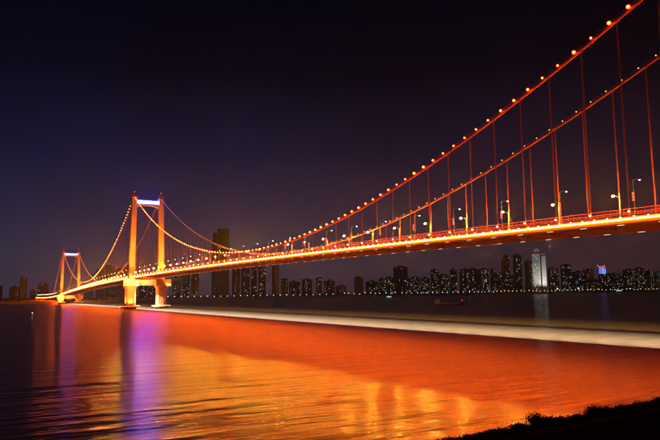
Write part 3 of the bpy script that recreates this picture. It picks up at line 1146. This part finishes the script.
# trees along the far promenade: one dark band
MAT['leaf'] = paint('dark_leaves', (0.045, 0.06, 0.025), 0.8, 0, 0.4, 0.8)
tv, tf = [], []
rr = random.Random(9)
for k in range(560):
    x = -900 + 3900 * rr.random()
    yy = FAR_BANK + 38 + rr.random() * 40
    hh = rr.uniform(4, 10)
    rw = rr.uniform(2.5, 5)
    for q_ in range(16):
        a, rad = rr.uniform(0, 6.28), rw * math.sqrt(rr.random())
        c = Vector((x + rad * math.cos(a), yy + rad * math.sin(a), GZ + hh * rr.uniform(.15, 1.0)))
        e1 = Vector((rr.uniform(-1, 1), rr.uniform(-1, 1), rr.uniform(-1, 1))).normalized() * rr.uniform(.8, 2)
        e2 = Vector((rr.uniform(-1, 1), rr.uniform(-1, 1), rr.uniform(-1, 1))).normalized() * rr.uniform(.8, 2)
        i0 = len(tv)
        tv += [tuple(c - e1), tuple(c + e2), tuple(c + e1), tuple(c - e2)]
        tf.append((i0, i0 + 1, i0 + 2, i0 + 3))
mb = MB().add(tv, tf)
tag(mb.build('riverside_trees', 'leaf'), 'dark band of trees along the far promenade', 'trees', kind='stuff')

# ------------------------------------------------------------------ boats and buoy
MAT['hull'] = paint('dark_hull_paint', (0.06, 0.045, 0.045), 0.5)
MAT['deckhouse'] = paint('deckhouse_paint', (0.3, 0.26, 0.25), 0.6)
MAT['canopy'] = glow('lit_boat_canopy', (0.50, 0.75, 1.0), 1.0, False)
MAT['nav_red'] = glow('red_boat_lamp', (1.0, 0.06, 0.03), 4, False)
MAT['trim_red'] = glow('red_boat_trim', (1.0, 0.16, 0.10), .10, False)
MAT['buoy_glow'] = glow('buoy_lamp', (1.0, .45, .12), 12, False)


def hull(L, B, D, n_=12):
    rings = []
    for i in range(n_ + 1):
        t = i / n_
        w = B / 2 * (min(1, (1 - t) * 4) ** .6) * (min(1, t * 6 + .55)) + .06
        sheer = D * (1 + .35 * t ** 3 + .12 * (1 - t) ** 4)
        x = -L / 2 + L * t
        rings.append([(x, -w * .72, -.8), (x, w * .72, -.8), (x, w, sheer), (x, -w, sheer)])
    return MB().loft(rings)


def boat(name, label, u, v, L, rz, kind):
    P = at_z(u, v, 0)
    t = thing(name, label, 'boat', (P.x, P.y, 0), rz)
    hull(L, L * .2, L * .05 + .5).build('hull', 'hull', t)
    D = L * .05 + .5
    if kind == 'barge':
        mb = MB().box((-L * .36, 0, D + 2.0), (L * .14, L * .13, 4.0)).box((-L * .36, 0, D + 4.9), (L * .1, L * .11, 1.8))
        mb.build('deckhouse', 'deckhouse', t)
        MB().box((L * .05, 0, D + .5), (L * .6, L * .12, 1.0)).build('hatch_cover', 'hull', t)
        MB().tube([(L * .43, 0, D), (L * .43, 0, D + 4)], .12, 6).build('mast', 'steel', t)
        MB().ball((L * .43, 0, D + 4.2), .5, 8).build('mast_lamp', 'nav_red', t)
        mb = MB()
        for sx in (-1, 1):
            mb.tube([(-L * .28, sx * (L * .1 + .05), D + .25), (L * .3, sx * (L * .1 + .05), D + .25)], .22, 5)
        mb.build('trim_light', 'trim_red', t)
    else:
        MB().box((-L * .03, 0, D + .9), (L * .66, L * .16, 1.8)).build('cabin', 'deckhouse', t)
        mb = MB()
        rings = []
        for i in range(9):
            tt_ = i / 8
            k = math.sin(math.pi * (.08 + .84 * tt_)) ** .5
            rings.append([(-L * .38 + L * .7 * tt_, L * .1 * k * math.cos(a), D + 1.8 + L * .13 * k * math.sin(a)) for a in [math.pi * j / 8 for j in range(9)]])
        mb.loft(rings)
        mb.build('lit_canopy', 'canopy', t)
    return t


boat('river_barge', 'dark low barge with red lights on the water below the skyline', 449, 305.6, 40, R(-25), 'barge')
boat('cruise_boat', 'small boat with glowing pale blue domed canopy near the brown slab', 389.3, 298.4, 20, R(-28), 'cruise')
boat('cruise_boat', 'small glowing blue boat at far left beneath the approach road', 44, 301.3, 20, R(0), 'cruise')
P = at_z(32.3, 315.6, 0)
t = thing('navigation_buoy', 'small buoy with an orange lamp on dark water at left', 'buoy', (P.x, P.y, 0))
MB().lathe((0, 0, 0), [(.9, -.6), (1.2, 0), (1.1, .5), (.4, .7)], 14).build('float', 'red', t)
MB().tube([(0, 0, .6), (0, 0, 2.2)], .15, 6).build('mast', 'steel', t)
MB().ball((0, 0, 2.5), .38, 8).build('lamp', 'buoy_glow', t)

# ------------------------------------------------------------------ foreground bank details
def ground_hit(u, v):
    d = ray(u, v).normalized()
    q = 5.0
    while q < 150:
        P = CAM + d * q
        if P.z <= bank_z((P - E1).dot(einl)): break
        q += .1
    return P


def edge_at(u):
    """point on the bank edge seen at column u"""
    v = 441 + (u - 468) / 196 * (404 - 441)
    return at_z(u, v, EZ)


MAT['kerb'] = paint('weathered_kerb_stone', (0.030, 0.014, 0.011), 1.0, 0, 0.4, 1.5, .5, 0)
K1, K2 = ground_hit(551, 435), ground_hit(660, 412.7)
kd = (K2 - K1); kd.z = 0; kd.normalize()
kn = Vector((kd.y, -kd.x, 0))
kl = 1.9
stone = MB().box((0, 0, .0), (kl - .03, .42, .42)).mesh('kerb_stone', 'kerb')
kroot = link('path_kerb', None)
tag(kroot, 'dim stone kerb running along the dark foreground bank', 'kerb', kind='structure')
kroot.location = K1
rz = math.atan2(kd.y, kd.x)
for i in range(-7, 16):
    P = K1 + kd * (i * kl)
    z = bank_z((P - E1).dot(einl))
    o = link('kerb_stone', stone, kroot, (P.x - K1.x, P.y - K1.y, z + .06 - K1.z))
    o.rotation_euler = (rnd.uniform(-.02, .02), -math.atan2((bank_z((P + kd * kl - E1).dot(einl)) - z), kl), rz + rnd.uniform(-.01, .01))

# shrubs on the edge, each with stems and leaves of its own
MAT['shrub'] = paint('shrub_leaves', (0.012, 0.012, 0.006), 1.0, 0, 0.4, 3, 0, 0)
MAT['stem'] = paint('shrub_stem', (0.09, 0.06, 0.04), 0.9)


def shrub(u, vtop, wpx, label, seed, s_off=0.3):
    r_ = random.Random(seed)
    B = edge_at(u) + einl * s_off
    B.z = bank_z(s_off) - .1
    dist = (B - CAM).dot(FW)
    ub, vb, _ = project(B)
    h = max(.35, (vb - vtop) * dist / FPX)
    w = wpx * dist / FPX
    t = thing('shrub', label, 'shrub', B, 0, 'shrubs on the near bank')
    st = MB()
    tips = []
    for k in range(12):
        a = r_.uniform(0, 6.28)
        rad = w * .46 * math.sqrt(r_.random())
        hh = h * (1 - .45 * (rad / (w * .5)) ** 2) * r_.uniform(.72, .98)
        T = Vector((rad * math.cos(a), rad * .8 * math.sin(a), hh))
        Mid = Vector((T.x * .4, T.y * .4, hh * .55))
        st.tube([(T.x * .12, T.y * .12, 0), Mid, T], .025, 4, 0, .006)
        tips.append((Mid, T))
    st.build('stem', 'stem', t)
    lv, lf = [], []
    for q_ in range(int(900 + 700 * w)):
        Mid, T = r_.choice(tips)
        c = Mid.lerp(T, r_.uniform(-.35, 1.04)) + Vector((r_.gauss(0, 1), r_.gauss(0, 1), r_.gauss(0, .7))) * (w * .07 + .04)
        c.z = max(.02, c.z)
        ax = Vector((r_.gauss(0, 1), r_.gauss(0, 1), r_.gauss(.5, 1))).normalized()
        sd = ax.cross(Vector((r_.gauss(0, 1), r_.gauss(0, 1), r_.gauss(0, 1)))).normalized()
        L_ = r_.uniform(.07, .17)
        i0 = len(lv)
        lv += [tuple(c), tuple(c + ax * L_ * .5 + sd * L_ * .22), tuple(c + ax * L_), tuple(c + ax * L_ * .5 - sd * L_ * .22)]
        lf.append((i0, i0 + 1, i0 + 2, i0 + 3))
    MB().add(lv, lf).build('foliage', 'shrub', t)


SHRUBS = [(494, 432.5, 26, 'low shrub leftmost on the dark near bank'),
          (514, 424.5, 22, 'small shrub just left of the tall round shrub'),
          (531, 413.0, 30, 'tall round shrub, highest on the dark near bank'),
          (546, 417.5, 22, 'shrub leaning against the tall round shrub on its right'),
          (560, 419.0, 22, 'low shrub in the dip between the two high shrubs'),
          (574, 415.8, 18, 'small pointed shrub just left of the broad shrub'),
          (590, 407.0, 28, 'broad shrub, second highest on the near bank'),
          (604, 407.5, 22, 'shrub joined to the broad shrub on its right'),
          (622, 407.0, 28, 'low flat shrub right of the broad shrub'),
          (640, 402.5, 26, 'second shrub from the right frame edge'),
          (657, 399.8, 26, 'shrub cut by the right frame edge')]
for i, (u, vt, wp, lab) in enumerate(SHRUBS):
    shrub(u, vt, wp, lab, 40 + i)

# low scrub that closes the gaps between the shrubs
cv, cf = [], []
rr = random.Random(77)
for k in range(760):
    s_ = rr.uniform(-.6, 5.2) if k % 3 else rr.uniform(-.6, .9)
    if k > 420: s_ = rr.uniform(5, 22)
    C = E1 + edir * rr.uniform(-4, 24) + einl * s_
    if abs((C - K1).dot(kn)) < .55: continue
    C.z = bank_z(s_)
    hh, wr = rr.uniform(.2, .62) * (1 if k <= 420 else .5), rr.uniform(.3, .75)
    for q_ in range(95):
        a, rad = rr.uniform(0, 6.28), wr * math.sqrt(rr.random())
        c = C + Vector((rad * math.cos(a), rad * math.sin(a), hh * rr.random() ** .6 * (1 - .5 * rad / wr)))
        ax = Vector((rr.gauss(0, 1), rr.gauss(0, 1), rr.gauss(.6, 1))).normalized()
        sd = ax.cross(Vector((rr.gauss(0, 1), rr.gauss(0, 1), rr.gauss(0, 1)))).normalized()
        L_ = rr.uniform(.06, .16)
        i0 = len(cv)
        cv += [tuple(c), tuple(c + ax * L_ * .5 + sd * L_ * .25), tuple(c + ax * L_), tuple(c + ax * L_ * .5 - sd * L_ * .25)]
        cf.append((i0, i0 + 1, i0 + 2, i0 + 3))
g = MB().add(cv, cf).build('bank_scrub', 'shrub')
tag(g, 'low dark scrub covering the near bank between the shrubs', 'scrub', kind='stuff')

# rough grass on the bank
gv, gf = [], []
rr = random.Random(21)
for k in range(60000):
    s_ = rr.uniform(-2.0, 22) if k % 4 else rr.uniform(-1.2, .8)
    P = E1 + edir * rr.uniform(-8, 26) + einl * s_
    if abs((P - K1).dot(kn)) < .3: continue
    z = bank_z(s_) - .05
    h = rr.uniform(.08, .34) * (1.2 if s_ < 1.5 else .6)
    a = rr.uniform(0, 6.28)
    w = rr.uniform(.008, .02)
    lean = Vector((rr.gauss(0, .3), rr.gauss(0, .3), 0)) * h
    i0 = len(gv)
    gv += [(P.x - w * math.cos(a), P.y - w * math.sin(a), z), (P.x + w * math.cos(a), P.y + w * math.sin(a), z), (P.x + lean.x, P.y + lean.y, z + h)]
    gf.append((i0, i0 + 1, i0 + 2))
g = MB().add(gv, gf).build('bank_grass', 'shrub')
tag(g, 'rough dark grass on the near bank', 'grass', kind='stuff')

# rope rail behind the shrubs
ra = at_z(466, 439.2, EZ + .25)
rb = at_z(676, 386.5, EZ + 1.35)
rope = thing('rope_rail', 'thin rope rail rising along the near bank behind the shrubs', 'rope rail', (ra.x, ra.y, EZ))
pts = []
for i in range(25):
    f_ = i / 24
    P = ra.lerp(rb, f_)
    pts.append((P.x - ra.x, P.y - ra.y, P.z - EZ - .10 * math.sin(math.pi * f_)))
MB().tube(pts, .018, 5).build('rope', 'stem', rope)
for P in (ra, rb):
    s_ = (P - E1).dot(einl)
    zb = bank_z(s_) - .4
    MB().tube([(P.x - ra.x, P.y - ra.y, zb - EZ), (P.x - ra.x, P.y - ra.y, P.z - EZ + .06)], .05, 8).build('post', 'steel', rope)

# ------------------------------------------------------------------ air
hz, n, l, b = new_mat('night_haze')
n.remove(b)
pv = n.new('ShaderNodeVolumePrincipled')
pv.inputs['Color'].default_value = (0.86, 0.84, 0.88, 1)
pv.inputs['Density'].default_value = 0.000037
pv.inputs['Anisotropy'].default_value = 0.86
l.new(pv.outputs[0], n['Material Output'].inputs['Volume'])
hb = MB().box(((-4300 + 5300) / 2, (-1400 + 6500) / 2, (-5 + 345) / 2), (9600, 7900, 350))
ho = hb.build('haze', hz)
tag(ho, 'thin night haze over the river and the city', 'haze', kind='stuff')
